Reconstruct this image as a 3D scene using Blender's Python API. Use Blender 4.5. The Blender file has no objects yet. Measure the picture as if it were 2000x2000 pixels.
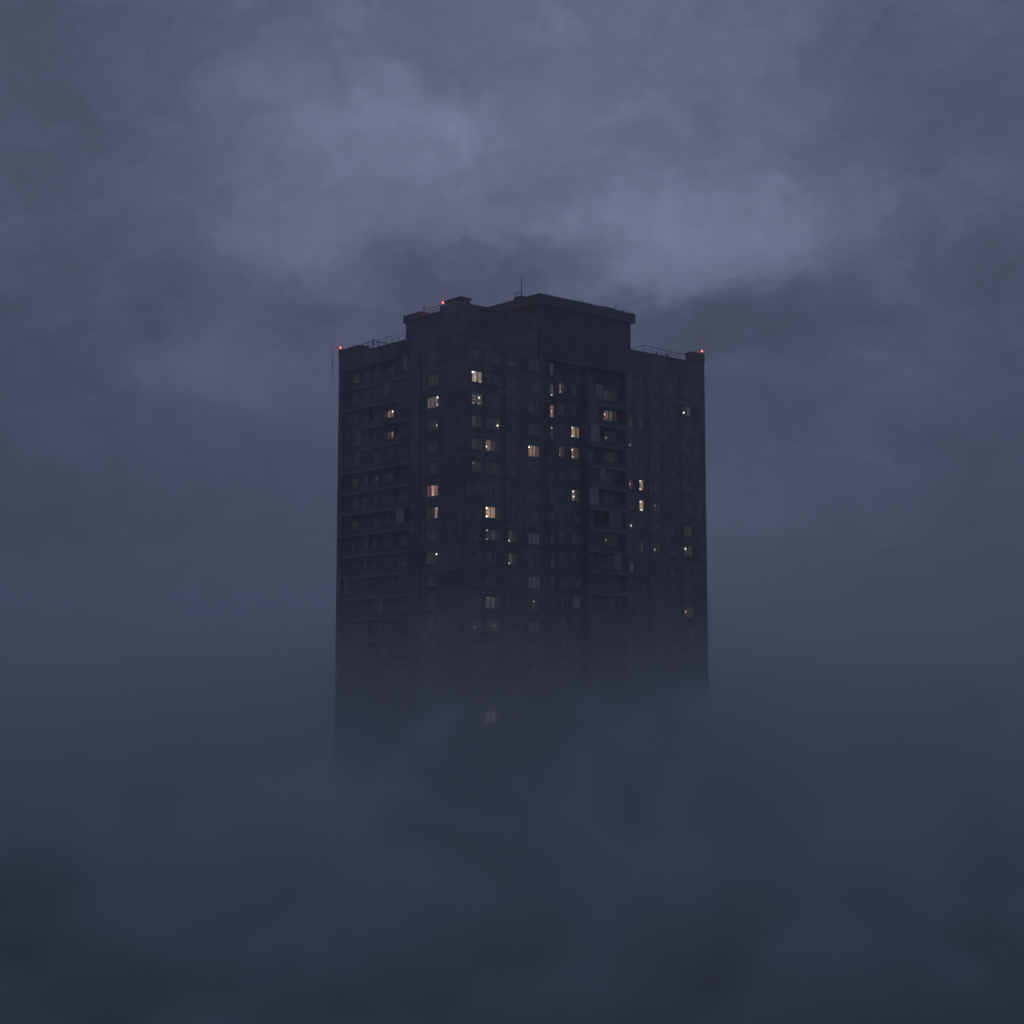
import bpy, bmesh, math, random
from math import radians, sin, cos, pi, exp
from mathutils import Vector, Matrix

random.seed(11)
S = bpy.context.scene
C = S.collection

# ------------------------------------------------------------------ helpers
def link(o, parent=None):
    C.objects.link(o)
    if parent is not None:
        o.parent = parent
    return o

class MB:
    """collects faces; build() links them as one mesh object"""
    def __init__(self):
        self.v, self.f, self.m = [], [], []
    def quad(self, a, b, c, d, mi=0):
        n = len(self.v); self.v += [tuple(a), tuple(b), tuple(c), tuple(d)]
        self.f.append((n, n+1, n+2, n+3)); self.m.append(mi)
    def box(self, x0, x1, y0, y1, z0, z1, mi=0):
        n = len(self.v)
        self.v += [(x0,y0,z0),(x1,y0,z0),(x1,y1,z0),(x0,y1,z0),(x0,y0,z1),(x1,y0,z1),(x1,y1,z1),(x0,y1,z1)]
        for q in ((3,2,1,0),(4,5,6,7),(0,1,5,4),(1,2,6,5),(2,3,7,6),(3,0,4,7)):
            self.f.append(tuple(n+i for i in q)); self.m.append(mi)
        return self
    def bar(self, p, q, r=.03, n=6, r2=None, mi=0):
        p, q = Vector(p), Vector(q); d = (q-p).normalized()
        a = d.orthogonal().normalized(); b = d.cross(a)
        r2 = r if r2 is None else r2
        k = len(self.v)
        for c, rr in ((p, r), (q, r2)):
            for i in range(n):
                t = 2*pi*i/n
                self.v.append(tuple(c + a*(rr*cos(t)) + b*(rr*sin(t))))
        for i in range(n):
            j = (i+1) % n
            self.f.append((k+i, k+j, k+n+j, k+n+i)); self.m.append(mi)
        self.f.append(tuple(k+i for i in reversed(range(n)))); self.m.append(mi)
        self.f.append(tuple(k+n+i for i in range(n))); self.m.append(mi)
        return self
    def ball(self, c, r, mi=0, nu=10, nv=7, sz=1.0):
        k = len(self.v); c = Vector(c)
        self.v.append(tuple(c+Vector((0,0,-r*sz))))
        for i in range(1, nv):
            ph = -pi/2 + pi*i/nv
            for j in range(nu):
                t = 2*pi*j/nu
                self.v.append((c.x+r*cos(ph)*cos(t), c.y+r*cos(ph)*sin(t), c.z+r*sz*sin(ph)))
        self.v.append(tuple(c+Vector((0,0,r*sz)))); top = len(self.v)-1
        for j in range(nu):
            j2 = (j+1) % nu
            self.f.append((k, k+1+j2, k+1+j)); self.m.append(mi)
            for i in range(nv-2):
                a = k+1+i*nu
                self.f.append((a+j, a+j2, a+nu+j2, a+nu+j)); self.m.append(mi)
            a = k+1+(nv-2)*nu
            self.f.append((a+j, a+j2, top)); self.m.append(mi)
        return self
    def build(self, name, mats, parent=None, bevel=0):
        me = bpy.data.meshes.new(name)
        me.from_pydata(self.v, [], self.f)
        if not isinstance(mats, (list, tuple)): mats = [mats]
        for m in mats: me.materials.append(m)
        me.polygons.foreach_set('material_index', self.m)
        me.update()
        o = bpy.data.objects.new(name, me)
        if bevel:
            b = o.modifiers.new('edge', 'BEVEL'); b.width = bevel; b.segments = 1; b.limit_method = 'ANGLE'
        return link(o, parent)

def tag(o, label=None, cat=None, group=None, kind=None):
    if label: o['label'] = label
    if cat: o['category'] = cat
    if group: o['group'] = group
    if kind: o['kind'] = kind
    return o

def empty(name, loc, rz=0, parent=None):
    o = bpy.data.objects.new(name, None); o.empty_display_size = .5
    o.location = loc; o.rotation_euler.z = rz
    return link(o, parent)

# ------------------------------------------------------------------ materials
def newmat(name):
    m = bpy.data.materials.new(name); m.use_nodes = True
    nt = m.node_tree; nt.nodes.clear()
    out = nt.nodes.new('ShaderNodeOutputMaterial')
    return m, nt, out

def N(nt, t, **kw):
    n = nt.nodes.new(t)
    for k, v in kw.items():
        if k in n.inputs.keys() if isinstance(k, str) else False:
            n.inputs[k].default_value = v
        else:
            setattr(n, k, v)
    return n

def mathn(nt, op, a, b=None, c=None, clamp=False):
    n = nt.nodes.new('ShaderNodeMath'); n.operation = op; n.use_clamp = clamp
    for i, x in enumerate((a, b, c)):
        if x is None: continue
        if isinstance(x, (int, float)): n.inputs[i].default_value = x
        else: nt.links.new(x, n.inputs[i])
    return n.outputs[0]

def noise(nt, vec, scale, detail=3, rough=.5, dist=0.0):
    n = nt.nodes.new('ShaderNodeTexNoise')
    n.inputs['Scale'].default_value = scale; n.inputs['Detail'].default_value = detail
    n.inputs['Roughness'].default_value = rough; n.inputs['Distortion'].default_value = dist
    nt.links.new(vec, n.inputs['Vector'])
    return n

def mapping(nt, vec, scale=(1,1,1), loc=(0,0,0)):
    n = nt.nodes.new('ShaderNodeMapping')
    n.inputs['Scale'].default_value = scale; n.inputs['Location'].default_value = loc
    nt.links.new(vec, n.inputs['Vector'])
    return n.outputs[0]

def ramp(nt, fac, stops):
    n = nt.nodes.new('ShaderNodeValToRGB')
    e = n.color_ramp.elements
    while len(e) > 1: e.remove(e[-1])
    e[0].position = stops[0][0]; e[0].color = (*stops[0][1], 1)
    for p, c in stops[1:]:
        x = e.new(p); x.color = (*c, 1)
    nt.links.new(fac, n.inputs['Fac'])
    return n.outputs['Color']

def surface(name, stops, scale=1.0, rough=.85, streak=0, bump=.02, metallic=0, panel=False):
    m, nt, out = newmat(name)
    tc = nt.nodes.new('ShaderNodeTexCoord').outputs['Object']
    a = noise(nt, tc, .35*scale, 6, .6).outputs['Fac']
    if streak:
        b = noise(nt, mapping(nt, tc, (1.3, 1.3, .09)), 1.5*scale, 4, .6).outputs['Fac']
        a = mathn(nt, 'ADD', mathn(nt, 'MULTIPLY', a, 1-streak), mathn(nt, 'MULTIPLY', b, streak))
    col = ramp(nt, a, stops)
    if panel:
        mp = mapping(nt, tc, (1/3.7, 1/3.7, 1/3.05), (.11, .07, .09))
        fl = nt.nodes.new('ShaderNodeVectorMath'); fl.operation = 'FLOOR'; nt.links.new(mp, fl.inputs[0])
        wn_ = nt.nodes.new('ShaderNodeTexWhiteNoise'); nt.links.new(fl.outputs[0], wn_.inputs['Vector'])
        k = mathn(nt, 'ADD', .68, mathn(nt, 'MULTIPLY', wn_.outputs['Value'], .62))
        sc = nt.nodes.new('ShaderNodeVectorMath'); sc.operation = 'SCALE'; nt.links.new(col, sc.inputs[0]); nt.links.new(k, sc.inputs['Scale'])
        col = sc.outputs[0]
    p = nt.nodes.new('ShaderNodeBsdfPrincipled')
    nt.links.new(col, p.inputs['Base Color'])
    p.inputs['Roughness'].default_value = rough; p.inputs['Metallic'].default_value = metallic
    if bump:
        b = nt.nodes.new('ShaderNodeBump'); b.inputs['Distance'].default_value = bump
        f = noise(nt, tc, 6*scale, 5, .6).outputs['Fac']
        nt.links.new(f, b.inputs['Height']); nt.links.new(b.outputs['Normal'], p.inputs['Normal'])
    nt.links.new(p.outputs[0], out.inputs['Surface'])
    return m

M = {}
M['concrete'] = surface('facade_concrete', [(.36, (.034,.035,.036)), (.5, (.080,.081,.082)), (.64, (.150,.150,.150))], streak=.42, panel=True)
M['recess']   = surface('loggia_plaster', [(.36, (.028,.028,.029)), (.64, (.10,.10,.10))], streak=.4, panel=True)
M['band']     = surface('band_concrete', [(.3, (.07,.07,.07)), (.7, (.165,.165,.165))], streak=.3)
M['slab']     = surface('balcony_concrete', [(.3, (.10,.097,.094)), (.7, (.19,.185,.18))], streak=.2)
M['roof']     = surface('roof_bitumen', [(.3, (.03,.03,.032)), (.7, (.07,.07,.072))])
M['cladding'] = surface('penthouse_cladding', [(.35, (.035,.036,.038)), (.65, (.085,.086,.09))], streak=.5)
M['fascia']   = surface('fascia_metal', [(.3, (.04,.042,.046)), (.7, (.08,.082,.088))], rough=.7, streak=.3)
M['metal']    = surface('dark_steel', [(.3, (.05,.05,.055)), (.7, (.10,.10,.105))], rough=.5, metallic=.6, bump=0)
M['frame']    = surface('window_frame', [(.3, (.16,.155,.15)), (.7, (.30,.29,.28))], rough=.5, bump=0, scale=3)
M['acbox']    = surface('painted_metal', [(.3, (.22,.22,.21)), (.7, (.36,.36,.35))], rough=.5, bump=0, scale=3)
M['ground']   = surface('ground_surface', [(.3, (.03,.035,.025)), (.5, (.05,.05,.045)), (.7, (.07,.068,.06))], scale=.2)
M['asphalt']  = surface('asphalt', [(.3, (.035,.035,.037)), (.7, (.06,.06,.062))])

def glass_dark():
    m, nt, out = newmat('dark_glass')
    tc = nt.nodes.new('ShaderNodeTexCoord').outputs['Object']
    col = ramp(nt, noise(nt, tc, .6, 2).outputs['Fac'], [(.35, (.02,.021,.024)), (.5, (.085,.085,.088)), (.68, (.24,.235,.23))])
    p = nt.nodes.new('ShaderNodeBsdfPrincipled'); nt.links.new(col, p.inputs['Base Color'])
    p.inputs['Roughness'].default_value = .10; p.inputs['IOR'].default_value = 1.6
    nt.links.new(p.outputs[0], out.inputs['Surface'])
    return m
M['glass'] = glass_dark()

def glass_clear():
    m, nt, out = newmat('clear_glass')
    t = nt.nodes.new('ShaderNodeBsdfTransparent'); t.inputs['Color'].default_value = (.92,.92,.9,1)
    g = nt.nodes.new('ShaderNodeBsdfGlossy'); g.inputs['Roughness'].default_value = .06
    mx = nt.nodes.new('ShaderNodeMixShader'); mx.inputs['Fac'].default_value = .06
    nt.links.new(t.outputs[0], mx.inputs[1]); nt.links.new(g.outputs[0], mx.inputs[2])
    nt.links.new(mx.outputs[0], out.inputs['Surface'])
    return m
M['clear'] = glass_clear()

_cur = {}
def curtain_mat(strength, tint, blinds=False):
    """cloth curtain or blind lit from the room behind it"""
    key = (round(strength, 3), tint, blinds)
    if key in _cur: return _cur[key]
    m, nt, out = newmat('lit_curtain')
    tc = nt.nodes.new('ShaderNodeTexCoord').outputs['Object']
    if blinds:
        w = nt.nodes.new('ShaderNodeTexWave'); w.bands_direction = 'Z'; w.inputs['Scale'].default_value = .75
        w.inputs['Distortion'].default_value = 1.0
        nt.links.new(tc, w.inputs['Vector']); f = w.outputs['Fac']
        f = mathn(nt, 'POWER', f, 1.5)
    else:
        f = noise(nt, mapping(nt, tc, (3.2, 3.2, .25)), 1.3, 3, .55).outputs['Fac']
        f = mathn(nt, 'MULTIPLY', mathn(nt, 'SUBTRACT', f, .30), 2.6, clamp=True)
        f2 = noise(nt, tc, .9, 2).outputs['Fac']
        f = mathn(nt, 'MULTIPLY', f, mathn(nt, 'ADD', f2, .5))
    e = nt.nodes.new('ShaderNodeEmission'); e.inputs['Color'].default_value = (*TINT[tint], 1)
    nt.links.new(mathn(nt, 'MULTIPLY', f, strength), e.inputs['Strength'])
    d = nt.nodes.new('ShaderNodeBsdfDiffuse'); d.inputs['Color'].default_value = (.25,.22,.2,1)
    ad = nt.nodes.new('ShaderNodeAddShader')
    nt.links.new(e.outputs[0], ad.inputs[0]); nt.links.new(d.outputs[0], ad.inputs[1])
    nt.links.new(ad.outputs[0], out.inputs['Surface'])
    m.cycles.emission_sampling = 'NONE'
    _cur[key] = m
    return m
TINT = {'w': (1,.62,.36), 'n': (1,.78,.60), 'r': (1,.50,.38), 'g': (.80,.86,1)}

_lamp = {}
def lamp_mat(strength, col=(1,.88,.76), name='lamp_glow', samp='NONE'):
    key = (round(strength, 2), col)
    if key in _lamp: return _lamp[key]
    m, nt, out = newmat(name)
    e = nt.nodes.new('ShaderNodeEmission'); e.inputs['Color'].default_value = (*col, 1); e.inputs['Strength'].default_value = strength
    nt.links.new(e.outputs[0], out.inputs['Surface'])
    m.cycles.emission_sampling = samp
    _lamp[key] = m
    return m

# ------------------------------------------------------------------ the tower
CAM_Z = 40.0
ANG = radians(41.5)
CX, CY = -6.92, 219.9           # the near corner of the block
LU, LV = 48.8, 28.0             # long face (local x), short face (local y)
P = 3.05                        # floor to floor
Z0 = 60.75                      # floor level "0", counted up and down from here
KLO, KHI = -19, 8
ZTOP = Z0 + P*(KHI+1)           # 88.2, main roof
REC_R, REC_L = 1.2, .50         # depth of the two recessed bays
BU0, BU1 = 15.6, 31.6           # recessed bay of the long face
BV0, BV1 = 10.8, 27.2           # recessed strip of the short face

tower = empty('apartment_tower', (CX, CY, 0), ANG)
tag(tower, 'dark concrete high-rise apartment block with scattered lit windows rising out of the fog', 'apartment tower')

# a face: s runs left to right as seen from outside, depth goes into the building
class Face:
    def __init__(self, o, d, n): self.o, self.d, self.n = Vector(o), Vector(d), Vector(n)
    def p(self, s, z, dep=0.0):
        return self.o + self.d*s - self.n*dep + Vector((0,0,z))
    def quad(self, mb, s0, s1, z0, z1, dep=0.0, mi=0):
        mb.quad(self.p(s0,z0,dep), self.p(s1,z0,dep), self.p(s1,z1,dep), self.p(s0,z1,dep), mi)
    def box(self, mb, s0, s1, z0, z1, d0, d1, mi=0):
        """d0 nearer the street than d1 (both measured inwards)"""
        a = [self.p(s0,z0,d0), self.p(s1,z0,d0), self.p(s1,z1,d0), self.p(s0,z1,d0)]
        b = [self.p(s0,z0,d1), self.p(s1,z0,d1), self.p(s1,z1,d1), self.p(s0,z1,d1)]
        mb.quad(*a, mi)
        mb.quad(b[1], b[0], b[3], b[2], mi)
        mb.quad(a[3], a[2], b[2], b[3], mi); mb.quad(a[1], a[0], b[0], b[1], mi)
        mb.quad(a[0], a[3], b[3], b[0], mi); mb.quad(a[2], a[1], b[1], b[2], mi)

RIGHT = Face((0,0,0), (1,0,0), (0,-1,0))          # s = local x
LEFT  = Face((0,0,0), (0,-1,0), (-1,0,0))         # s = -local y
BACK  = Face((0,LV,0), (-1,0,0), (0,1,0))         # s = -local x
SIDE  = Face((LU,0,0), (0,1,0), (1,0,0))          # s = local y

# window columns: name -> (face, centre, width, height, depth of wall, centre above floor, panes)
COL = {
 'A': (RIGHT, 3.0, 1.95, 1.55, 0, 1.60, 2),  'B': (RIGHT, 5.85, 2.6, 1.55, 0, 1.60, 3),
 'C': (RIGHT, 9.45, 1.6, 1.55, 0, 1.60, 2),  'D': (RIGHT, 13.4, 2.2, 1.6, 0, 1.60, 3),
 'E': (RIGHT, 17.95, .85, 1.75, REC_R, 1.80, 1), 'F': (RIGHT, 19.85, 1.15, 1.5, REC_R, 2.30, 2),
 'G': (RIGHT, 22.5, 1.6, 1.6, REC_R, 2.35, 2),  'X': (RIGHT, 25.5, 1.2, 1.9, REC_R, 2.1, 1),
 'H': (RIGHT, 29.6, 2.7, 1.5, REC_R, 2.45, 3),
 'I': (RIGHT, 32.6, .95, 1.5, 0, 1.70, 1),   'J': (RIGHT, 34.75, .95, 1.6, 0, 1.75, 1),
 'K': (RIGHT, 38.0, 1.5, 1.5, 0, 1.70, 2),   'Y': (RIGHT, 41.3, 1.5, 1.5, 0, 1.70, 2),
 'L': (RIGHT, 44.8, 1.9, 1.55, 0, 1.75, 2),
 'M': (LEFT, -6.05, 2.6, 1.55, 0, 1.60, 3),
 'Q': (LEFT, -12.9, 1.7, 1.6, REC_L, 1.25, 2), 'N': (LEFT, -16.6, 2.4, 1.7, REC_L, 1.05, 3),
 'P': (LEFT, -19.4, 1.3, 2.0, REC_L, 1.10, 1), 'R': (LEFT, -21.8, 1.3, 1.6, REC_L, 1.25, 2),
 'S': (LEFT, -24.4, 1.6, 1.6, REC_L, 1.25, 2),
}
def win_rect(c, k):
    f, s, w, h, dep, up, n = COL[c]
    z = Z0 + P*k + up
    return s-w/2, s+w/2, z-h/2, z+h/2

REV = .26   # depth of a window opening
def facade(mb, face, s0, s1, z0, z1, dep, cols, mi=0):
    """wall sheet with real openings and their reveals"""
    ops = []
    for c in cols:
        for k in range(KLO, KHI+1):
            a, b, lo, hi = win_rect(c, k)
            if hi < z1-.05: ops.append((a, b, lo, hi))
    ss = sorted({s0, s1} | {round(o[0],4) for o in ops} | {round(o[1],4) for o in ops})
    # each vertical strip between two window edges
    for i in range(len(ss)-1):
        a, b = ss[i], ss[i+1]; mid = (a+b)/2
        holes = sorted((o[2], o[3]) for o in ops if o[0] < mid < o[1])
        z = z0
        for lo, hi in holes:
            face.quad(mb, a, b, z, lo, dep, mi); z = hi
        face.quad(mb, a, b, z, z1, dep, mi)
    for a, b, lo, hi in ops:
        p = face.p
        d1 = dep+REV
        mb.quad(p(a,lo,dep), p(a,lo,d1), p(a,hi,d1), p(a,hi,dep), mi)
        mb.quad(p(b,lo,d1), p(b,lo,dep), p(b,hi,dep), p(b,hi,d1), mi)
        mb.quad(p(a,lo,dep), p(b,lo,dep), p(b,lo,d1), p(a,lo,d1), mi)
        mb.quad(p(a,hi,d1), p(b,hi,d1), p(b,hi,dep), p(a,hi,dep), mi)

w = MB()
facade(w, RIGHT, 0, BU0, 0, ZTOP, 0, 'ABCD')
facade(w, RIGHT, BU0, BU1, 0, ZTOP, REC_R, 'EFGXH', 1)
facade(w, RIGHT, BU1, LU, 0, ZTOP, 0, 'IJKYL')
facade(w, LEFT, -BV0, 0, 0, ZTOP, 0, 'M')
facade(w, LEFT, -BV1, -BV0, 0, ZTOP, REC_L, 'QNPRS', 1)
facade(w, LEFT, -LV, -BV1, 0, ZTOP, 0, '')
p = RIGHT.p      # cheeks of the recesses
w.quad(p(BU0,0,0), p(BU0,0,REC_R), p(BU0,ZTOP,REC_R), p(BU0,ZTOP,0), 0)
w.quad(p(BU1,0,REC_R), p(BU1,0,0), p(BU1,ZTOP,0), p(BU1,ZTOP,REC_R), 0)
p = LEFT.p
w.quad(p(-BV1,0,0), p(-BV1,0,REC_L), p(-BV1,ZTOP,REC_L), p(-BV1,ZTOP,0), 0)
w.quad(p(-BV0,0,REC_L), p(-BV0,0,0), p(-BV0,ZTOP,0), p(-BV0,ZTOP,REC_L), 0)
facade(w, BACK, -LU, 0, 0, ZTOP, 0, '')
facade(w, SIDE, 0, LV, 0, ZTOP, 0, '')
# floor bands, panel joints and pilasters standing proud of the sheet
for k in range(KLO, KHI+2):
    z = Z0+P*k
    RIGHT.box(w, .0, BU0, z-.30, z-.05, -.05, .02, 2)
    RIGHT.box(w, BU1, LU, z-.30, z-.05, -.05, .02, 2)
    LEFT.box(w, -BV0, -.0, z-.30, z-.05, -.05, .02, 2)
    LEFT.box(w, -LV, -BV1, z-.30, z-.05, -.05, .02, 2)
    SIDE.box(w, 0, LV, z-.30, z-.05, -.05, .02, 2)
    BACK.box(w, -LU, 0, z-.30, z-.05, -.05, .02, 2)
for s in (1.0, 7.6, 11.4, 15.1, 31.75, 36.3, 39.6, 43.0, 47.2):
    RIGHT.box(w, s-.12, s+.12, 0, ZTOP, -.028, .02, 0)
for s in (-1.2, -3.6, -8.4, -10.6):
    LEFT.box(w, s-.12, s+.12, 0, ZTOP, -.028, .02, 0)
# window heads and sills
for c, (f, s, ww, h, dep, up, n) in COL.items():
    for k in range(KLO, KHI+1):
        a, b, lo, hi = win_rect(c, k)
        f.box(w, a-.08, b+.08, lo-.09, lo-.01, dep-.09, dep+.03, 2)
w.build('wall', [M['concrete'], M['recess'], M['band']], tower)

# ---- roof deck and the parapets on it
r = MB(); r.box(.02, LU-.02, .02, LV-.02, ZTOP-.3, ZTOP+.02)
r.build('roof', M['roof'], tower)
PL, PR = 90.3, 91.6
b = MB()
LEFT.box(b, -LV, -12.0, ZTOP, PL, 0, .3)
LEFT.box(b, -LV-.03, -12.0, PL, PL+.10, -.06, .36, 1)
RIGHT.box(b, 32.7, LU, ZTOP, PR, 0, .3)
RIGHT.box(b, 32.7, LU+.03, PR, PR+.10, -.06, .36, 1)
SIDE.box(b, .3, LV, ZTOP, PR, 0, .3); SIDE.box(b, .36, LV, PR, PR+.09, -.05, .35, 1)
BACK.box(b, -LU+.3, -.3, ZTOP, PL, 0, .3); BACK.box(b, -LU+.36, -.36, PL, PL+.09, -.05, .35, 1)
b.build('parapet', [M['concrete'], M['band']], tower)
q = MB(); q.box(-.08, 1.9, 22.9, LV+.06, PL+.10, 91.25); q.box(-.14, 1.96, 22.84, LV+.1, 91.25, 91.4, 1)
q.build('parapet_pier', [M['concrete'], M['band']], tower, .03)
q = MB(); q.box(46.2, LU+.06, -.08, 1.55, PR+.10, 93.1); q.box(46.14, LU+.12, -.14, 1.61, 93.1, 93.28, 1)
q.build('parapet_pier', [M['concrete'], M['band']], tower, .03)

# ---- raised storey over the near corner
ux = MB()
ux.box(0, 14.1, 0, 12.0, ZTOP, 92.7)
RIGHT.box(ux, 1.7, 14.1, 92.7, 93.45, 0, .3)
LEFT.box(ux, -8.4, -4.3, 92.7, 93.12, 0, .3)
RIGHT.box(ux, 0, 14.1, 89.25, 89.5, -.10, .02, 1)
LEFT.box(ux, -12.0, 0, 89.25, 89.5, -.10, .02, 1)
RIGHT.box(ux, 1.9, 14.1, 93.45, 93.57, -.07, .37, 1)
for s in (4.2, 7.4, 10.6):
    RIGHT.box(ux, s-1.0, s+1.0, 90.4, 91.6, -.03, .02, 2)
upper = ux.build('raised_storey', [M['concrete'], M['band'], M['recess']], tower)
cb = MB(); cb.box(.03, 1.7, .03, 3.35, 92.7, 94.1); cb.box(.03, 1.7, 3.35, 4.4, 92.7, 93.84)
stair = cb.build('corner_block', M['concrete'], tower)
cc = MB(); cc.box(-.12, 1.85, -.12, 3.45, 94.1, 94.34); cc.build('coping', M['fascia'], stair, .02)
eb = MB(); eb.box(.05, 1.5, 8.5, 11.95, 92.7, 92.72)
endb = eb.build('end_block', M['concrete'], tower)
ec = MB(); ec.box(-.18, 1.65, 8.42, 12.45, 92.72, 93.78); ec.build('coping', M['fascia'], endb, .03)
# open lattice of pipes and a rail between the two blocks
la = MB()
for y in (4.6, 5.4, 6.2, 7.0, 7.8, 8.3):
    la.bar((.15, y, 93.1), (.15, y, 93.95), .03)
la.bar((.15, 4.4, 93.95), (.15, 8.4, 93.85), .035); la.bar((.15, 4.4, 93.5), (.15, 8.4, 93.45), .025)
la.build('railing', M['metal'], tower)

# ---- penthouse (lift machine rooms) over the recessed bay
ph = MB(); ph.box(14.5, 32.65, .0, 14.0, ZTOP+.02, 95.6)
for i in range(10):
    x = 15.6+i*1.8
    ph.box(x-.05, x+.05, -.035, .0, ZTOP+.6, 95.6)
pent = ph.build('penthouse', M['cladding'], tower)
fs = MB(); fs.box(13.95, 33.2, -.5, 14.5, 95.6, 96.9); fs.box(13.9, 33.25, -.55, 14.55, 96.9, 97.0)
fs.build('fascia', M['fascia'], pent, .02)
rf = MB(); rf.box(14.2, 32.95, -.2, 14.2, 97.0, 97.06)
rf.box(21.0, 25.0, -.1, 1.5, 97.06, 97.2); rf.box(26.6, 29.0, -.2, 1.2, 97.06, 97.24)
rf.build('roof', M['roof'], pent)
hb = MB(); hb.box(14.0, 15.4, 3.4, 5.0, 97.06, 97.42); hb.build('roof_hatch', M['fascia'], pent, .03)
ld = MB()        # soffit slab under the penthouse closing the head of the recessed bay
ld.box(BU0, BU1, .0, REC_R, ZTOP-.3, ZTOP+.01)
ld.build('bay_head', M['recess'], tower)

# ---- drainpipes and roof clutter
for s in (7.75, 15.3):
    d = MB(); d.bar((s, -.09, 0), (s, -.09, ZTOP-.4), .065, 6)
    for k in range(KLO, KHI+1): d.box(s-.09, s+.09, -.17, .0, Z0+P*k+1.2, Z0+P*k+1.26)
    d.build('drainpipe', M['metal'], tower)
for s in (36.15, 43.1):
    d = MB(); d.bar((s, -.09, 0), (s, -.09, ZTOP+1.0), .065, 6); d.build('drainpipe', M['metal'], tower)
d = MB(); d.bar((-.09, 8.5, 0), (-.09, 8.5, ZTOP-.4), .065, 6); d.build('drainpipe', M['metal'], tower)
for x, y, h, rr in ((17.2, .9, .35, .16), (19.6, 1.4, .5, .12), (25.4, .6, .3, .2), (31.4, .3, .4, .10)):
    d = MB(); d.bar((x, y, 97.05), (x, y, 97.05+h), rr*.6, 8); d.bar((x, y, 97.05+h), (x, y, 97.05+h+.14), rr, 8, rr*.35)
    d.build('vent_cowl', M['metal'], pent)
d = MB()
for i in range(14):
    a_, b_2 = 15.0+i*1.28, 15.0+(i+1)*1.28
    d.bar((a_, -.45, 97.16+.12*((i*5)%3)/2), (b_2, -.45, 97.16+.12*(((i+1)*5)%3)/2), .018, 4)
d.build('cable', M['metal'], pent)
for x, y, z0, h in ((3.2, 2.2, 92.7, 1.5), (9.0, 1.2, 92.7, 1.35), (11.8, .9, 92.7, 1.2)):
    d = MB(); d.bar((x, y, z0), (x, y, z0+h), .09, 8); d.bar((x, y, z0+h), (x, y, z0+h+.12), .17, 8, .06)
    d.build('vent_cowl', M['metal'], tower)
d = MB(); d.box(6.0, 7.6, 2.0, 3.2, 92.7, 93.85); d.build('duct_box', M['fascia'], tower, .03)

# ---- roof railings
ra = MB()
y0 = 22.8
for y in (22.1, 21.1, 19.85):
    ra.bar((.15, y, PL+.05), (.15, y, 91.55), .06 if y > 20 else .11)
ra.bar((.15, 22.9, 91.35), (.15, 19.85, 91.55), .05); ra.bar((.15, 22.9, 90.95), (.15, 19.85, 91.0), .03)
for x in (1.0, 1.9, 2.7):
    ra.bar((x, 19.85, ZTOP), (x, 19.85, 91.5), .05)
ra.bar((.15, 19.85, 91.55), (2.9, 19.85, 91.5), .06); ra.bar((.15, 19.85, 91.0), (2.9, 19.85, 91.0), .03)
ra.bar((.15, 19.85, 91.5), (.15, 19.85, 91.9), .06)
ra.build('railing', M['metal'], tower)
rb = MB()
for y in (18.6, 17.0, 15.4, 13.8, 12.5):
    rb.bar((.2, y, PL+.05), (.2, y, 91.5), .022)
rb.bar((.2, 19.7, 91.45), (.2, 12.1, 91.6), .025); rb.bar((.2, 19.7, 91.0), (.2, 12.1, 91.1), .018)
rb.build('railing', M['metal'], tower)
rc = MB()
for x in (36.4, 38.2, 40.1, 42.0, 43.9, 45.6):
    rc.bar((x, .9, ZTOP), (x, .9, 92.95), .035)
rc.bar((36.4, .9, 92.95), (46.2, .9, 92.8), .035); rc.bar((36.4, .9, 92.35), (46.2, .9, 92.25), .022)
rc.bar((36.4, .9, 92.95), (36.4, 6.2, 92.95), .03); rc.bar((36.4, .9, 92.35), (36.4, 6.2, 92.35), .02)
for y in (3.0, 5.2):
    rc.bar((36.4, y, ZTOP), (36.4, y, 92.95), .03)
rc.build('railing', M['metal'], tower)
for x, h in ((38.6, .35), (40.9, .55)):
    vb = MB(); vb.bar((x, .4, PR), (x, .4, PR+h), .11, 8); vb.ball((x, .4, PR+h), .17)
    vb.build('vent_pipe', M['metal'], tower)

# ---- balconies
def balcony(face, s0, s1, z, dep, solid, rail, bars=False, name='balcony'):
    sl = MB(); face.box(sl, s0, s1, z-.24, z, -.08, dep, 0)
    o = sl.build(name, M['slab'], tower)
    pa = MB(); face.box(pa, s0+.02, s1-.02, z+.001, z+solid, -.03, .05, 0)
    a = pa.build('balustrade', M['recess'], o)
    rl = MB()
    rl.bar(face.p(s0+.03, z+rail, .01), face.p(s1-.03, z+rail, .01), .035, 6)
    n = max(2, int((s1-s0)/1.6))
    for i in range(n+1):
        s = s0+.05+(s1-s0-.1)*i/n
        rl.bar(face.p(s, z+solid, .01), face.p(s, z+rail, .01), .02, 4)
    rl.build('rail', M['slab'], o)
    if bars:
        gb = MB(); n = int((s1-s0)/.82)
        for i in range(n+1):
            s = s0+.06+(s1-s0-.12)*i/n
            face.box(gb, s-.022, s+.022, z+solid+.002, z+P-.245, .012, .05, 0)
        gb.build('glazing_bar', M['band'], o)
    return o
def dup_tree(o, dz):
    c = o.copy(); C.objects.link(c); c.parent = o.parent; c.location.z += dz
    for ch in o.children:
        d = ch.copy(); C.objects.link(d); d.parent = c
    return c
bl = balcony(LEFT, -BV1+.01, -BV0-.01, Z0, REC_L, .75, 1.02, True)
br = balcony(RIGHT, 24.0, BU1-.01, Z0+.68, REC_R, .45, 1.0)
for k in range(KLO, KHI+1):
    if k == 0: continue
    dup_tree(bl, P*k)
    if k < KHI: dup_tree(br, P*k)
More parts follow.
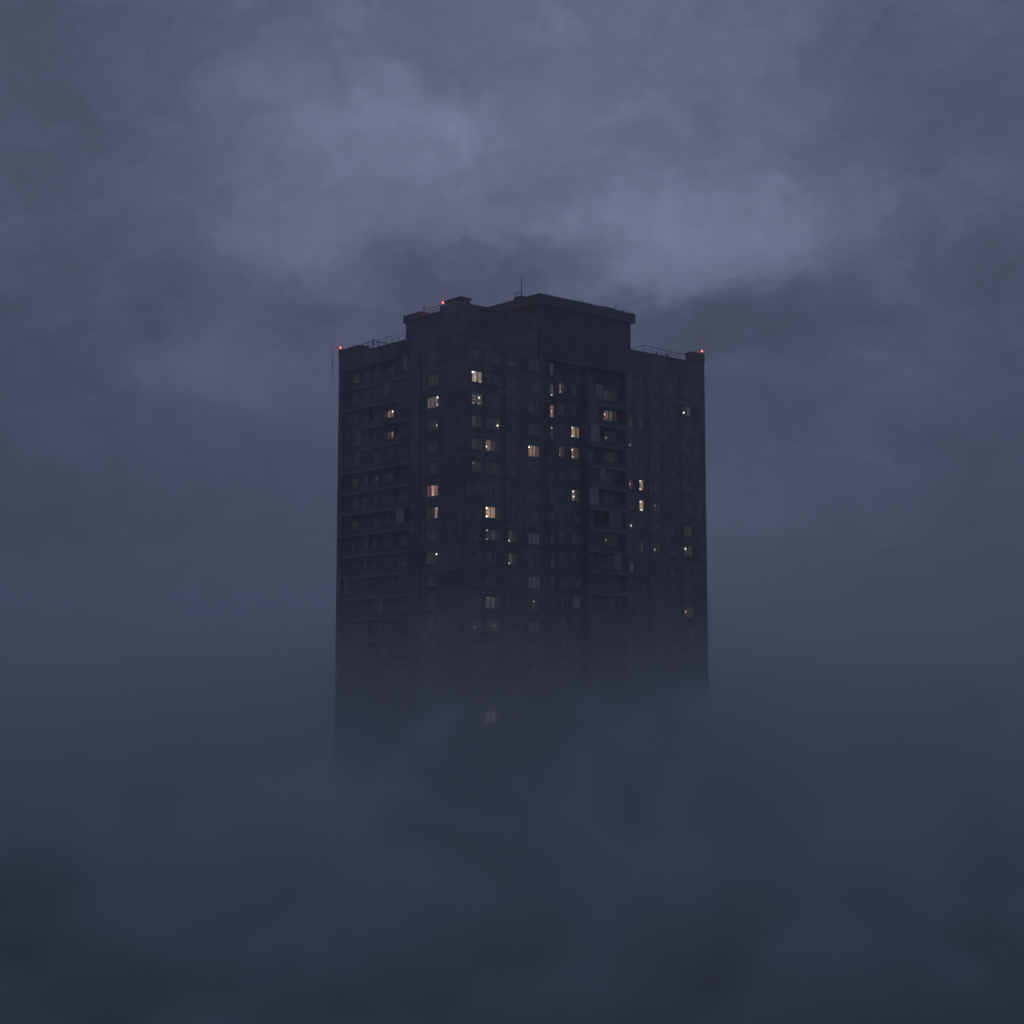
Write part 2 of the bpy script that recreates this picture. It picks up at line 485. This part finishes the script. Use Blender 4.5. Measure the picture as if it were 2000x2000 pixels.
# residents' glazing and screens, different on every balcony
rb_ = random.Random(23)
LITKEYS = {('N',6),('N',5),('S',3),('P',3),('S',1),('H',6),('H',5),('H',4),('H',0)}
for o in [c for c in tower.children if c.name.split('.')[0] == 'balcony']:
    z = o.location.z
    left = o.data == bl.data
    f_, z0, top_, so_, bays = (LEFT, Z0, P-.245, .75, [(-BV1+.05, -20.7), (-20.5, -14.7), (-14.5, -BV0-.05)]) if left else (RIGHT, Z0+.68, P-.245, .45, [(24.05, 27.6), (27.7, BU1-.05)])
    for a_, b_2 in bays:
        u_ = rb_.random()
        kk = round(z/P)
        if any(a_ < COL[c][1] < b_2 and (c, kk) in LITKEYS for c in 'NPRSQHX'): u_ = 1.0
        if u_ < .45:
            g_ = MB(); f_.quad(g_, a_, b_2, z0+so_+.003, z0+top_-.003, .034)
            g_.build('balcony_glazing', M['clear'], o)
            if rb_.random() < .6:
                g_ = MB(); w_ = rb_.uniform(.6, 1.6); s_ = rb_.uniform(a_, b_2-w_)
                f_.quad(g_, s_, s_+w_, z0+rb_.choice((so_, 1.2)), z0+top_-.01, .09)
                g_.build('balcony_curtain', M[rb_.choice(('frame','slab','cladding'))], o)
        elif u_ < .65:
            g_ = MB(); w_ = rb_.uniform(1.2, 2.6); s_ = rb_.uniform(a_, b_2-w_)
            f_.box(g_, s_, s_+w_, z0+so_+.004, z0+rb_.choice((1.3, 1.6, top_-.01)), .0, .03)
            g_.build('screen', M[rb_.choice(('band','cladding','slab','frame'))], o)
# dividing walls of the loggias
dv = MB()
for s in (-14.6, -20.6):
    LEFT.box(dv, s-.09, s+.09, 0, ZTOP-.3, .06, REC_L+.01)
RIGHT.box(dv, 23.72, 23.96, 0, ZTOP-.3, .02, REC_R+.01)
dv.build('loggia_fin', M['recess'], tower)

# ---- windows
# lit rooms: (column, floor) -> per-pane glow, lamps (across, up, glow), tint, blinds
LIT = {
 ('A',7): ([.95,.55], [(.13,.88,2.6),(.8,.12,.6)], 'n', 0), ('A',6): ([.30,.28], [(.72,.66,1.3),(.66,.12,.4),(.2,.1,.35)], 'n', 1),
 ('A',3): ([.05,.05], [(.2,.75,.3)], 'n', 0), ('A',-4): ([.03,.03], [(.4,.3,.25)], 'n', 0),
 ('B',5): ([.0,.0,.14], [(.84,.4,1.3)], 'w', 0), ('B',4): ([.42,.16,.03], [(.05,.36,2.2)], 'w', 0),
 ('B',1): ([.9,.8,.10], [(.1,.86,2.6),(.1,.12,2.2)], 'w', 0), ('B',0): ([.10,.14,.03], [(.12,.88,.75),(.12,.1,.4)], 'n', 0),
 ('B',-3): ([.20,.20,.05], [(.2,.9,.3)], 'n', 0), ('B',-8): ([.36,.3,.1], [(.7,.6,.9)], 'n', 0),
 ('C',0): ([.16,.06], [(.08,.14,1.3)], 'n', 0), ('C',-1): ([.18,.06], [(.08,.10,1.0)], 'n', 0),
 ('D',4): ([.75,.62,.28], [(.10,.80,1.8)], 'w', 0), ('D',0): ([.10,.11,.11], [], 'g', 0),
 ('D',-2): ([.11,.13,.13], [], 'g', 0), ('D',-3): ([.02,.03,.02], [(.5,.8,.5)], 'n', 0),
 ('D',8): ([.03,.035,.03], [], 'g', 0), ('D',5): ([.03,.03,.02], [], 'g', 0),
 ('E',8): ([.12], [], 'g', 0), ('E',7): ([.25], [(.5,.13,.9)], 'w', 0), ('E',6): ([.75], [(.5,.5,.9)], 'r', 0), ('E',5): ([.10], [(.5,.9,.7)], 'n', 0),
 ('F',7): ([.4,.12], [(.3,.16,.5)], 'n', 0), ('F',6): ([.08,.05], [], 'r', 0), ('F',4): ([.22,.12], [(.15,.18,.45)], 'w', 0),
 ('G',5): ([.85,.5], [(.13,.88,1.2),(.13,.12,1.2)], 'w', 0), ('G',4): ([.55,.2], [(.12,.76,2.0),(.2,.15,.9)], 'w', 0),
 ('G',2): ([.5,.12], [(.25,.86,1.3),(.3,.4,1.1)], 'n', 0),
 ('H',6): ([.5,.35,.10], [(.06,.6,1.6),(.06,.15,.5)], 'w', 0), ('H',4): ([.05,.08,.06], [], 'r', 0),
 ('H',5): ([.02,.02,.02], [(.2,.35,.45)], 'g', 0), ('H',0): ([.02,.05,.05], [(.14,.5,.6)], 'r', 0),
 ('I',6): ([.10], [], 'w', 0), ('I',5): ([.04], [(.4,.3,.5)], 'g', 0), ('I',3): ([.16], [(.3,.5,.6)], 'w', 0), ('I',1): ([.03], [(.5,.5,1.0)], 'n', 0),
 ('J',3): ([.7], [(.3,.86,1.1),(.3,.10,1.1)], 'w', 0), ('J',2): ([1.1], [(.4,.86,1.1),(.5,.10,1.1)], 'w', 0), ('J',6): ([.06], [], 'w', 0),
 ('K',2): ([.08,.05], [(.3,.7,.35)], 'n', 0), ('K',0): ([.12,.06], [(.2,.4,.8)], 'r', 0),
 ('L',7): ([.04,.15], [(.18,.32,2.2)], 'g', 0), ('L',0): ([.16,.13], [(.18,.7,1.2)], 'n', 0), ('L',-3): ([.16,.15], [(.12,.5,1.0)], 'r', 0),
 ('M',6): ([.42,.36,.5], [(.91,.86,2.4),(.89,.2,.8)], 'n', 0), ('M',5): ([.03,.03,.04], [(.82,.36,.9)], 'n', 0),
 ('M',2): ([.34,1.0,.5], [(.6,.12,.9)], 'r', 0), ('M',1): ([.08,.07,.75], [(.86,.88,.6)], 'w', 0), ('M',-1): ([.10,.08,.05], [(.85,.8,1.2)], 'n', 0),
 ('N',6): ([.10,.75,.8], [(.86,.86,1.8),(.82,.16,2.0)], 'w', 0), ('N',5): ([.05,.22,.6], [(.86,.16,1.2)], 'w', 0),
 ('P',3): ([.02], [(.5,.8,.4)], 'g', 0), ('R',0): ([.02,.02], [(.5,.6,.22)], 'g', 0),
 ('S',3): ([.08,.05], [(.45,.8,.45),(.45,.2,.3)], 'n', 0), ('S',1): ([.03,.03], [(.4,.6,.8)], 'g', 0), ('S',2): ([.04,.04], [], 'g', 0),
}
rnd = random.Random(5)
for c, k in [(c, k) for c in 'ABCDEGHIJKLMNQS' for k in range(-4, 9)]:     # very dim rooms
    if (c, k) not in LIT and rnd.random() < .12:
        n_ = COL[c][6]
        LIT[(c, k)] = ([round(rnd.choice((.0, .05, .08, .13)), 3) for _ in range(n_)], [(rnd.uniform(.3,.7), rnd.uniform(.3,.85), .16)] if rnd.random() < .3 else [], rnd.choice('wrgrn'), 0)
FR, FT = .06, .05
def splits(n):
    return {1: [0,1], 2: [0,.5,1], 3: [0,.36,.68,1]}[n]
def frame_into(mb, c, k, mi=0):
    f, s, wd, h, dep, up, n = COL[c]
    a, b, lo, hi = win_rect(c, k)
    d0, d1 = dep+.07, dep+.13
    f.box(mb, a, a+FR, lo, hi, d0, d1, mi); f.box(mb, b-FR, b, lo, hi, d0, d1, mi)
    f.box(mb, a+FR, b-FR, lo, lo+FR, d0, d1, mi); f.box(mb, a+FR, b-FR, hi-FR, hi, d0, d1, mi)
    for t in splits(n)[1:-1]:
        m = a+(b-a)*t
        f.box(mb, m-FT, m+FT, lo+FR, hi-FR, d0+.003, d1-.003, mi)
    if (k*7+ord(c)) % 3 == 0:       # a transom bar on some of them
        f.box(mb, a+FR, a+(b-a)*splits(n)[1]-FT, hi-.48, hi-.42, d0+.006, d1-.006, mi)
def pane_into(mb, c, k, mi=0):
    f, s, wd, h, dep, up, n = COL[c]
    a, b, lo, hi = win_rect(c, k)
    f.quad(mb, a+.02, b-.02, lo+.02, hi-.02, dep+.10, mi)
def back_into(mb, c, k, mi=0):
    f, s, wd, h, dep, up, n = COL[c]
    a, b, lo, hi = win_rect(c, k)
    f.quad(mb, a, b, lo, hi, dep+REV, mi)

order = list(LIT)
for k in (8,7,6,5,4,3,2,1,0,-1,-2):
    for c in 'ABMDCGL':
        if (c, k) not in LIT: order.append((c, k))
order = [o for o in order][:100]
single = set(order)
for c, k in order:
    f, s, wd, h, dep, up, n = COL[c]
    a, b, lo, hi = win_rect(c, k)
    m = MB(); frame_into(m, c, k)
    wo = m.build('window', M['frame'], tower)
    if (c, k) in LIT:
        glow, lamps, tint, blinds = LIT[(c, k)]
        if max(glow + [l[2] for l in lamps]) > .3:
            wo['label'] = 'window with a light on behind the curtain'
        m = MB(); pane_into(m, c, k); m.build('pane', M['clear'], wo)
        m = MB(); mats = []
        sp = splits(n)
        for i, g in enumerate(glow):
            mats.append(curtain_mat(.80*g**1.35, tint, bool(blinds)))
            f.quad(m, a+(b-a)*sp[i], a+(b-a)*sp[i+1], lo, hi, dep+REV-.02, i)
        m.build('curtain', mats, wo)
        for fx, fz, g in lamps:
            m = MB(); m.ball(f.p(a+(b-a)*fx, lo+(hi-lo)*fz, dep+.165), .085 if g < 1 else .12, 0, 8, 6)
            m.build('lamp', lamp_mat(g*1.25), wo)
    else:
        m = MB(); pane_into(m, c, k); m.build('pane', M['glass'], wo)
rest = MB()
for c in COL:
    for k in range(KLO, KHI+1):
        if (c, k) in single: continue
        frame_into(rest, c, k, 0); pane_into(rest, c, k, 1)
ro = rest.build('window_set', [M['frame'], M['glass']], tower)
ro['kind'] = 'stuff'

# ------------------------------------------------------------------ things standing on or fixed to the tower
def tw(x, y, z):        # tower-local to world
    return Vector((CX + x*cos(ANG) - y*sin(ANG), CY + x*sin(ANG) + y*cos(ANG), z))

red = lamp_mat(22.0, (1,.28,.18), 'red_bulb', 'NONE')
lensm, nt, out = newmat('red_lens')
_t = nt.nodes.new('ShaderNodeBsdfTransparent'); _t.inputs['Color'].default_value = (.75,.3,.25,1)
_e = nt.nodes.new('ShaderNodeEmission'); _e.inputs['Color'].default_value = (1,.07,.03,1); _e.inputs['Strength'].default_value = 1.1
_a = nt.nodes.new('ShaderNodeAddShader'); nt.links.new(_t.outputs[0], _a.inputs[0]); nt.links.new(_e.outputs[0], _a.inputs[1])
nt.links.new(_a.outputs[0], out.inputs['Surface']); lensm.cycles.emission_sampling = 'NONE'
def warning_light(loc, label):
    o = empty('warning_light', loc); tag(o, label, 'warning light', 'red aviation lights on the roof corners')
    MB().bar((0,0,0), (0,0,.22), .05).bar((0,0,.2), (0,0,.26), .11, 10).build('base', M['metal'], o)
    MB().ball((0,0,.38), .17, sz=1.15).build('lens', lensm, o)
    MB().ball((0,0,.38), .075).build('lamp', red, o)
    l = bpy.data.lights.new('bulb', 'POINT'); l.energy = 320; l.color = (1,.08,.03); l.shadow_soft_size = .2
    lo = bpy.data.objects.new('bulb', l); link(lo, o); lo.location = (0,0,.75)
    return o
warning_light(tw(.1, 27.8, 91.4), 'red warning light on the low parapet pier at the far left roof corner')
warning_light(tw(.15, 4.0, 93.84), 'red warning light on the corner block, the highest of the red lights')
warning_light(tw(48.5, .15, 93.28), 'red warning light on the parapet pier at the right roof corner')

o = empty('antenna_mast', tw(14.2, 3.6, 97.42)); tag(o, 'tall thin mast standing on the penthouse hatch, the tallest rod on the roof', 'antenna')
MB().bar((0,0,0), (0,0,2.9), .075, 6, .05).build('mast', M['metal'], o)
MB().box(-.14,.14,-.14,.14,0,.05).build('base', M['metal'], o)
o = empty('tv_aerial', tw(14.3, 4.75, 97.42)); tag(o, 'cross-armed television aerial beside the tall mast', 'antenna')
MB().bar((0,0,0), (0,0,.85), .04).build('pole', M['metal'], o)
a = MB().bar((-.5,0,.62), (.62,.2,.74), .028)
for t in (-.4,-.1,.2,.5): a.bar((t,-.05,.42+.1*t), (t,.05,.95+.1*t), .016)
a.build('arm', M['metal'], o)
o = empty('whip_aerial', tw(5.6, 8.0, 93.0)); tag(o, 'slim aerial with a wire, between the corner block and the penthouse', 'antenna')
MB().bar((0,0,-.3), (0,0,3.3), .05).build('pole', M['metal'], o)
MB().bar((-.1,0,3.25), (.12,0,3.25), .05).build('insulator', M['metal'], o)
wv = MB(); p0, p1 = Vector((0,0,3.2)), (tw(14.1, 5.2, 97.2) - tw(5.6, 8.0, 93.0))
for i in range(8):
    t0, t1 = i/8, (i+1)/8
    f = lambda t: p0.lerp(p1, t) - Vector((0,0,.5*4*t*(1-t)))
    wv.bar(f(t0), f(t1), .014, 4)
wv.build('wire', M['metal'], o)
o = empty('ball_finial_post', tw(.6, 8.7, 93.78)); tag(o, 'short post with a round head on the end block of the raised storey', 'post')
MB().bar((0,0,0), (0,0,.55), .035).build('pole', M['metal'], o)
MB().ball((0,0,.62), .15).build('head', M['metal'], o)
o = empty('satellite_dish', tw(30.2, .6, 97.06)); tag(o, 'small dish on a short pole near the right end of the penthouse roof', 'dish')
MB().bar((0,0,0), (0,0,.95), .055).build('pole', M['metal'], o)
d = MB()
for i in range(10):
    t0, t1 = 2*pi*i/10, 2*pi*(i+1)/10
    for r0, r1, x0, x1 in ((0,.17,0,.02),(.17,.3,.02,.08)):
        d.quad((x0-.1, r0*cos(t0), .5+r0*sin(t0)), (x1-.1, r1*cos(t0), .5+r1*sin(t0)), (x1-.1, r1*cos(t1), .5+r1*sin(t1)), (x0-.1, r0*cos(t1), .5+r0*sin(t1)))
do = d.build('reflector', M['acbox'], o); sm = do.modifiers.new('thick', 'SOLIDIFY'); sm.thickness = .015
o = empty('bent_pipe', tw(5.4, 4.6, 92.7)); tag(o, 'bent vent pipe on the raised roof left of the penthouse', 'pipe')
MB().bar((0,0,0), (0,0,1.15), .10, 8).bar((0,0,1.1), (.55,-.1,1.5), .10, 8).build('pipe', M['metal'], o)
MB().bar((.5,-.1,1.46), (.8,-.15,1.5), .17, 8).build('cowl', M['metal'], o)
o = empty('lightning_rod', tw(-1.05, 28.15, 87.3)); tag(o, 'thin vertical rod held off the upper left wall edge by brackets', 'rod')
MB().bar((0,0,-.6), (0,0,4.3), .035).build('rod', M['metal'], o)
br_ = MB()
R_ = Matrix.Rotation(ANG, 3, 'Z')
for z in (.2, 2.2):
    br_.bar((0,0,z), R_ @ Vector((1.1,-.1,0)) + Vector((0,0,z)), .02, 4)
br_.build('bracket', M['metal'], o)

def ac_unit(loc, rz, label):
    o = empty('air_conditioner', loc, rz); tag(o, label, 'air conditioner', 'air conditioners on the tower end walls')
    MB().box(-.42,.42,-.36,-.04,0,.62).build('casing', M['acbox'], o, .02)
    g = MB()
    for i in range(7): g.box(-.30,.30,-.385,-.362,.08+.07*i,.105+.07*i)
    g.build('grille', M['metal'], o)
    MB().box(-.38,-.32,-.34,.0,-.05,0).box(.32,.38,-.34,.0,-.05,0).build('bracket', M['metal'], o)
ws = ['topmost', 'second', 'third', 'fourth']
for i, z in enumerate((88.9, 84.6, 83.2, 76.5)):
    ac_unit(tw(LU+.0, .7, z), ANG+pi/2, '%s air conditioner from the roof on the right end wall' % ws[i])
ac_unit(tw(.9, LV, 86.6), ANG+pi, 'air conditioner on the left end wall, just under the roof')

# ------------------------------------------------------------------ ground
g = MB(); g.quad((-820,-450,0), (820,-450,0), (820,1180,0), (-820,1180,0))
tag(g.build('ground', M['ground']), kind='structure')
rd = MB(); rd.quad((-800,150,.004), (800,150,.004), (800,162,.004), (-800,162,.004))
tag(rd.build('road', M['asphalt']), kind='structure')

# ------------------------------------------------------------------ air: thin even haze and the thick fog bank
def volume_mat(name, density, color, aniso):
    m, nt, out = newmat(name)
    v = nt.nodes.new('ShaderNodeVolumePrincipled')
    v.inputs['Color'].default_value = (*color, 1); v.inputs['Anisotropy'].default_value = aniso
    v.inputs['Density'].default_value = density
    nt.links.new(v.outputs[0], out.inputs['Volume'])
    return m, nt, v

HAZE_D = .0009
hm, nt, v = volume_mat('haze_air', HAZE_D, (.80,.86,.95), .3)
h = MB(); h.box(-850, 850, -480, 1210, -1.2, 112)
ho = h.build('haze', hm); tag(ho, kind='stuff')

fm, nt, v = volume_mat('fog_air', 0, (.735,.79,.81), .45)
geo = nt.nodes.new('ShaderNodeNewGeometry').outputs['Position']
sep = nt.nodes.new('ShaderNodeSeparateXYZ'); nt.links.new(geo, sep.inputs[0])
X, Y, Z = sep.outputs
n1 = noise(nt, mapping(nt, geo, (1,1,1.35), (41,3,7)), .062, 5, .62, 0.6).outputs['Fac']
nbig = noise(nt, mapping(nt, geo, (1,1,1.1), (70,2,9)), .026, 1, .5).outputs['Fac']
def smooth(v, a, b, lo=0., hi=1.):
    m = nt.nodes.new('ShaderNodeMapRange'); m.interpolation_type = 'SMOOTHSTEP'
    for k, x in (('From Min', a), ('From Max', b), ('To Min', lo), ('To Max', hi)): m.inputs[k].default_value = x
    nt.links.new(v, m.inputs['Value']); return m.outputs[0]
# billows: the higher up, the fewer of them
FOG_LO, FOG_HI, RHO_BILLOW, RHO_BASE = 9.0, 57.0, .20, .031
hgt = mathn(nt, 'DIVIDE', mathn(nt, 'SUBTRACT', Z, FOG_LO), FOG_HI-FOG_LO)
thr = mathn(nt, 'ADD', .43, mathn(nt, 'MULTIPLY', mathn(nt, 'MAXIMUM', hgt, 0), .27))
thr = mathn(nt, 'SUBTRACT', thr, mathn(nt, 'MULTIPLY', mathn(nt, 'SUBTRACT', nbig, .5), .40))
thr = mathn(nt, 'ADD', thr, smooth(Z, 40, 58, 0, .30))
b_ = mathn(nt, 'MULTIPLY', mathn(nt, 'ADD', mathn(nt, 'SUBTRACT', n1, thr), .03), 1/.165, clamp=True)
b_ = mathn(nt, 'MULTIPLY', b_, b_)
t = mathn(nt, 'MULTIPLY', mathn(nt, 'DIVIDE', mathn(nt, 'SUBTRACT', 57.0, Z), 30.0), 1, clamp=True)
t = mathn(nt, 'MULTIPLY', mathn(nt, 'MULTIPLY', mathn(nt, 'MULTIPLY', t, t), RHO_BASE), smooth(Y, 130, 200, .12, 1.3))
t = mathn(nt, 'ADD', t, mathn(nt, 'MULTIPLY', b_, RHO_BILLOW))
nt.links.new(mathn(nt, 'MULTIPLY', t, smooth(Y, 95, 118)), v.inputs['Density'])
fm.cycles.volume_step_rate = .13
fb = MB(); fb.box(-340, 340, 92, 500, -.6, 72)
fo = fb.build('fog', fm); tag(fo, kind='stuff')

# ------------------------------------------------------------------ sky
CAMPITCH = math.atan(370/3250.)
def pix(px, py):        # direction on the sky of a point of the photograph
    x, y = (px-1000)/3250., -(py-1000)/3250.
    return Vector((x, cos(CAMPITCH)-y*sin(CAMPITCH), sin(CAMPITCH)+y*cos(CAMPITCH))).normalized()

W = bpy.data.worlds.new('World'); S.world = W; W.use_nodes = True
nt = W.node_tree; nt.nodes.clear()
wo = nt.nodes.new('ShaderNodeOutputWorld')
gen = nt.nodes.new('ShaderNodeTexCoord').outputs['Generated']
nrm = nt.nodes.new('ShaderNodeVectorMath'); nrm.operation = 'NORMALIZE'; nt.links.new(gen, nrm.inputs[0])
D = nrm.outputs[0]
# ragged edges: push the direction around a little with noise
wn = noise(nt, mapping(nt, D, (1,1,1.5)), 10, 8, .62)
wv_ = nt.nodes.new('ShaderNodeVectorMath'); wv_.operation = 'SUBTRACT'; nt.links.new(wn.outputs['Color'], wv_.inputs[0]); wv_.inputs[1].default_value = (.5,.5,.5)
ws_ = nt.nodes.new('ShaderNodeVectorMath'); ws_.operation = 'SCALE'; nt.links.new(wv_.outputs[0], ws_.inputs[0]); ws_.inputs['Scale'].default_value = .11
wa = nt.nodes.new('ShaderNodeVectorMath'); wa.operation = 'ADD'; nt.links.new(D, wa.inputs[0]); nt.links.new(ws_.outputs[0], wa.inputs[1])
DW = wa.outputs[0]
# cloud masses on the sky: direction, angular half width and height, strength, edge
CLOUDS = [
 (760,285,250,105,.40,1), (560,480,170,75,.30,1), (1380,460,300,95,.48,1), (1285,535,110,24,.16,1), (1180,300,300,130,.10,1),
 (1080,100,460,150,.12,1), (390,735,190,75,.22,1), (1690,740,200,120,.18,1), (1560,1000,280,140,.26,1), (1250,1000,200,200,.10,1), (620,1150,260,120,.06,1),
 (1060,345,110,42,-.20,1), (930,510,220,50,-.32,2), (1430,610,270,66,-.34,2), (1540,670,240,90,-.14,1), (700,590,130,40,-.12,1), (1000,620,500,120,-.06,1), (1480,800,200,75,-.24,1), (260,500,260,150,-.10,1),
 (640,620,160,60,-.14,1), (1780,180,180,200,-.08,1), (120,140,240,180,-.24,1), (600,110,300,50,-.05,1),
 (-150,500,380,1000,-.34,1), (2200,500,400,1000,-.34,1),
]
acc = None
for px, py, rx, ry, amp, pw in CLOUDS:
    c = pix(px, py)
    s1 = nt.nodes.new('ShaderNodeVectorMath'); s1.operation = 'SUBTRACT'; nt.links.new(DW, s1.inputs[0]); s1.inputs[1].default_value = c
    s2 = nt.nodes.new('ShaderNodeVectorMath'); s2.operation = 'MULTIPLY'; nt.links.new(s1.outputs[0], s2.inputs[0])
    s2.inputs[1].default_value = (3250./rx, 2.5, 3250./ry)
    s3 = nt.nodes.new('ShaderNodeVectorMath'); s3.operation = 'DOT_PRODUCT'; nt.links.new(s2.outputs[0], s3.inputs[0]); nt.links.new(s2.outputs[0], s3.inputs[1])
    d2 = mathn(nt, 'MULTIPLY', s3.outputs['Value'], .8)
    if pw == 2: d2 = mathn(nt, 'MULTIPLY', d2, d2)
    e = mathn(nt, 'MULTIPLY', mathn(nt, 'EXPONENT', mathn(nt, 'MULTIPLY', d2, -1)), amp)
    acc = e if acc is None else mathn(nt, 'ADD', acc, e)
n2 = noise(nt, mapping(nt, DW, (1,1,1.9), (2,5,1)), 8.5, 9, .60, .25).outputs['Fac']
n3 = noise(nt, mapping(nt, DW, (1,1,1.6), (9,1,3)), 22, 9, .64, .5).outputs['Fac']
lg = mathn(nt, 'ADD', acc, mathn(nt, 'MULTIPLY', mathn(nt, 'SUBTRACT', n2, .5), .50))
lg = mathn(nt, 'ADD', lg, mathn(nt, 'MULTIPLY', mathn(nt, 'SUBTRACT', n3, .5), .75))
sepd = nt.nodes.new('ShaderNodeSeparateXYZ'); nt.links.new(D, sepd.inputs[0])
base = ramp(nt, mathn(nt, 'MULTIPLY', sepd.outputs[2], 1, clamp=True),
            [(0, (.042,.054,.090)), (.10, (.050,.064,.105)), (.20, (.086,.100,.166)), (.28, (.117,.131,.210)), (.40, (.118,.131,.210)), (1, (.13,.145,.235))])
# thicker, brighter cloud is greyer than the gaps
gm = nt.nodes.new('ShaderNodeMix'); gm.data_type = 'RGBA'
nt.links.new(mathn(nt, 'MULTIPLY', mathn(nt, 'ADD', lg, .02), 1.5, clamp=True), gm.inputs['Factor'])
bw = nt.nodes.new('ShaderNodeVectorMath'); bw.operation = 'MULTIPLY'; nt.links.new(base, bw.inputs[0]); bw.inputs[1].default_value = (1.04,1.0,.93)
nt.links.new(base, gm.inputs['A']); nt.links.new(bw.outputs[0], gm.inputs['B'])
vm = nt.nodes.new('ShaderNodeVectorMath'); vm.operation = 'SCALE'
nt.links.new(gm.outputs['Result'], vm.inputs[0]); nt.links.new(mathn(nt, 'EXPONENT', mathn(nt, 'MULTIPLY', lg, 1.0)), vm.inputs['Scale'])
bg = nt.nodes.new('ShaderNodeBackground'); nt.links.new(vm.outputs[0], bg.inputs['Color']); bg.inputs['Strength'].default_value = 1
sky = nt.nodes.new('ShaderNodeTexSky'); sky.sky_type = 'NISHITA'; sky.sun_disc = False
SUN_EL, SUN_ROT = radians(-4), radians(15)
sky.sun_elevation = SUN_EL; sky.sun_rotation = SUN_ROT
bg2 = nt.nodes.new('ShaderNodeBackground'); nt.links.new(sky.outputs[0], bg2.inputs['Color']); bg2.inputs['Strength'].default_value = .05
ad = nt.nodes.new('ShaderNodeAddShader'); nt.links.new(bg.outputs[0], ad.inputs[0]); nt.links.new(bg2.outputs[0], ad.inputs[1])
nt.links.new(ad.outputs[0], wo.inputs['Surface'])

# the last daylight filtering down through the cloud
sl = bpy.data.lights.new('sun', 'SUN'); sl.energy = .06; sl.angle = radians(40); sl.color = (.85,.88,1)
so = bpy.data.objects.new('sun', sl); link(so)
so.rotation_euler = (radians(28), 0, radians(165))

# ------------------------------------------------------------------ camera
cd = bpy.data.cameras.new('camera'); cd.sensor_width = 36; cd.lens = 36*3250/2000.; cd.clip_end = 6000
co = bpy.data.objects.new('camera', cd); link(co)
co.location = (0, 0, CAM_Z); co.rotation_euler = (radians(90)+CAMPITCH, 0, 0)
S.camera = co

S.view_settings.view_transform = 'Standard'; S.view_settings.look = 'None'
S.view_settings.exposure = 0; S.view_settings.gamma = 1
cy = S.cycles
cy.max_bounces = 6; cy.diffuse_bounces = 2; cy.glossy_bounces = 2; cy.volume_bounces = 2; cy.transparent_max_bounces = 8
cy.use_adaptive_sampling = True; cy.adaptive_threshold = .05
cy.use_denoising = True
cy.sample_clamp_indirect = 1.0
cy.caustics_reflective = False; cy.caustics_refractive = False
cy.volume_max_steps = 256
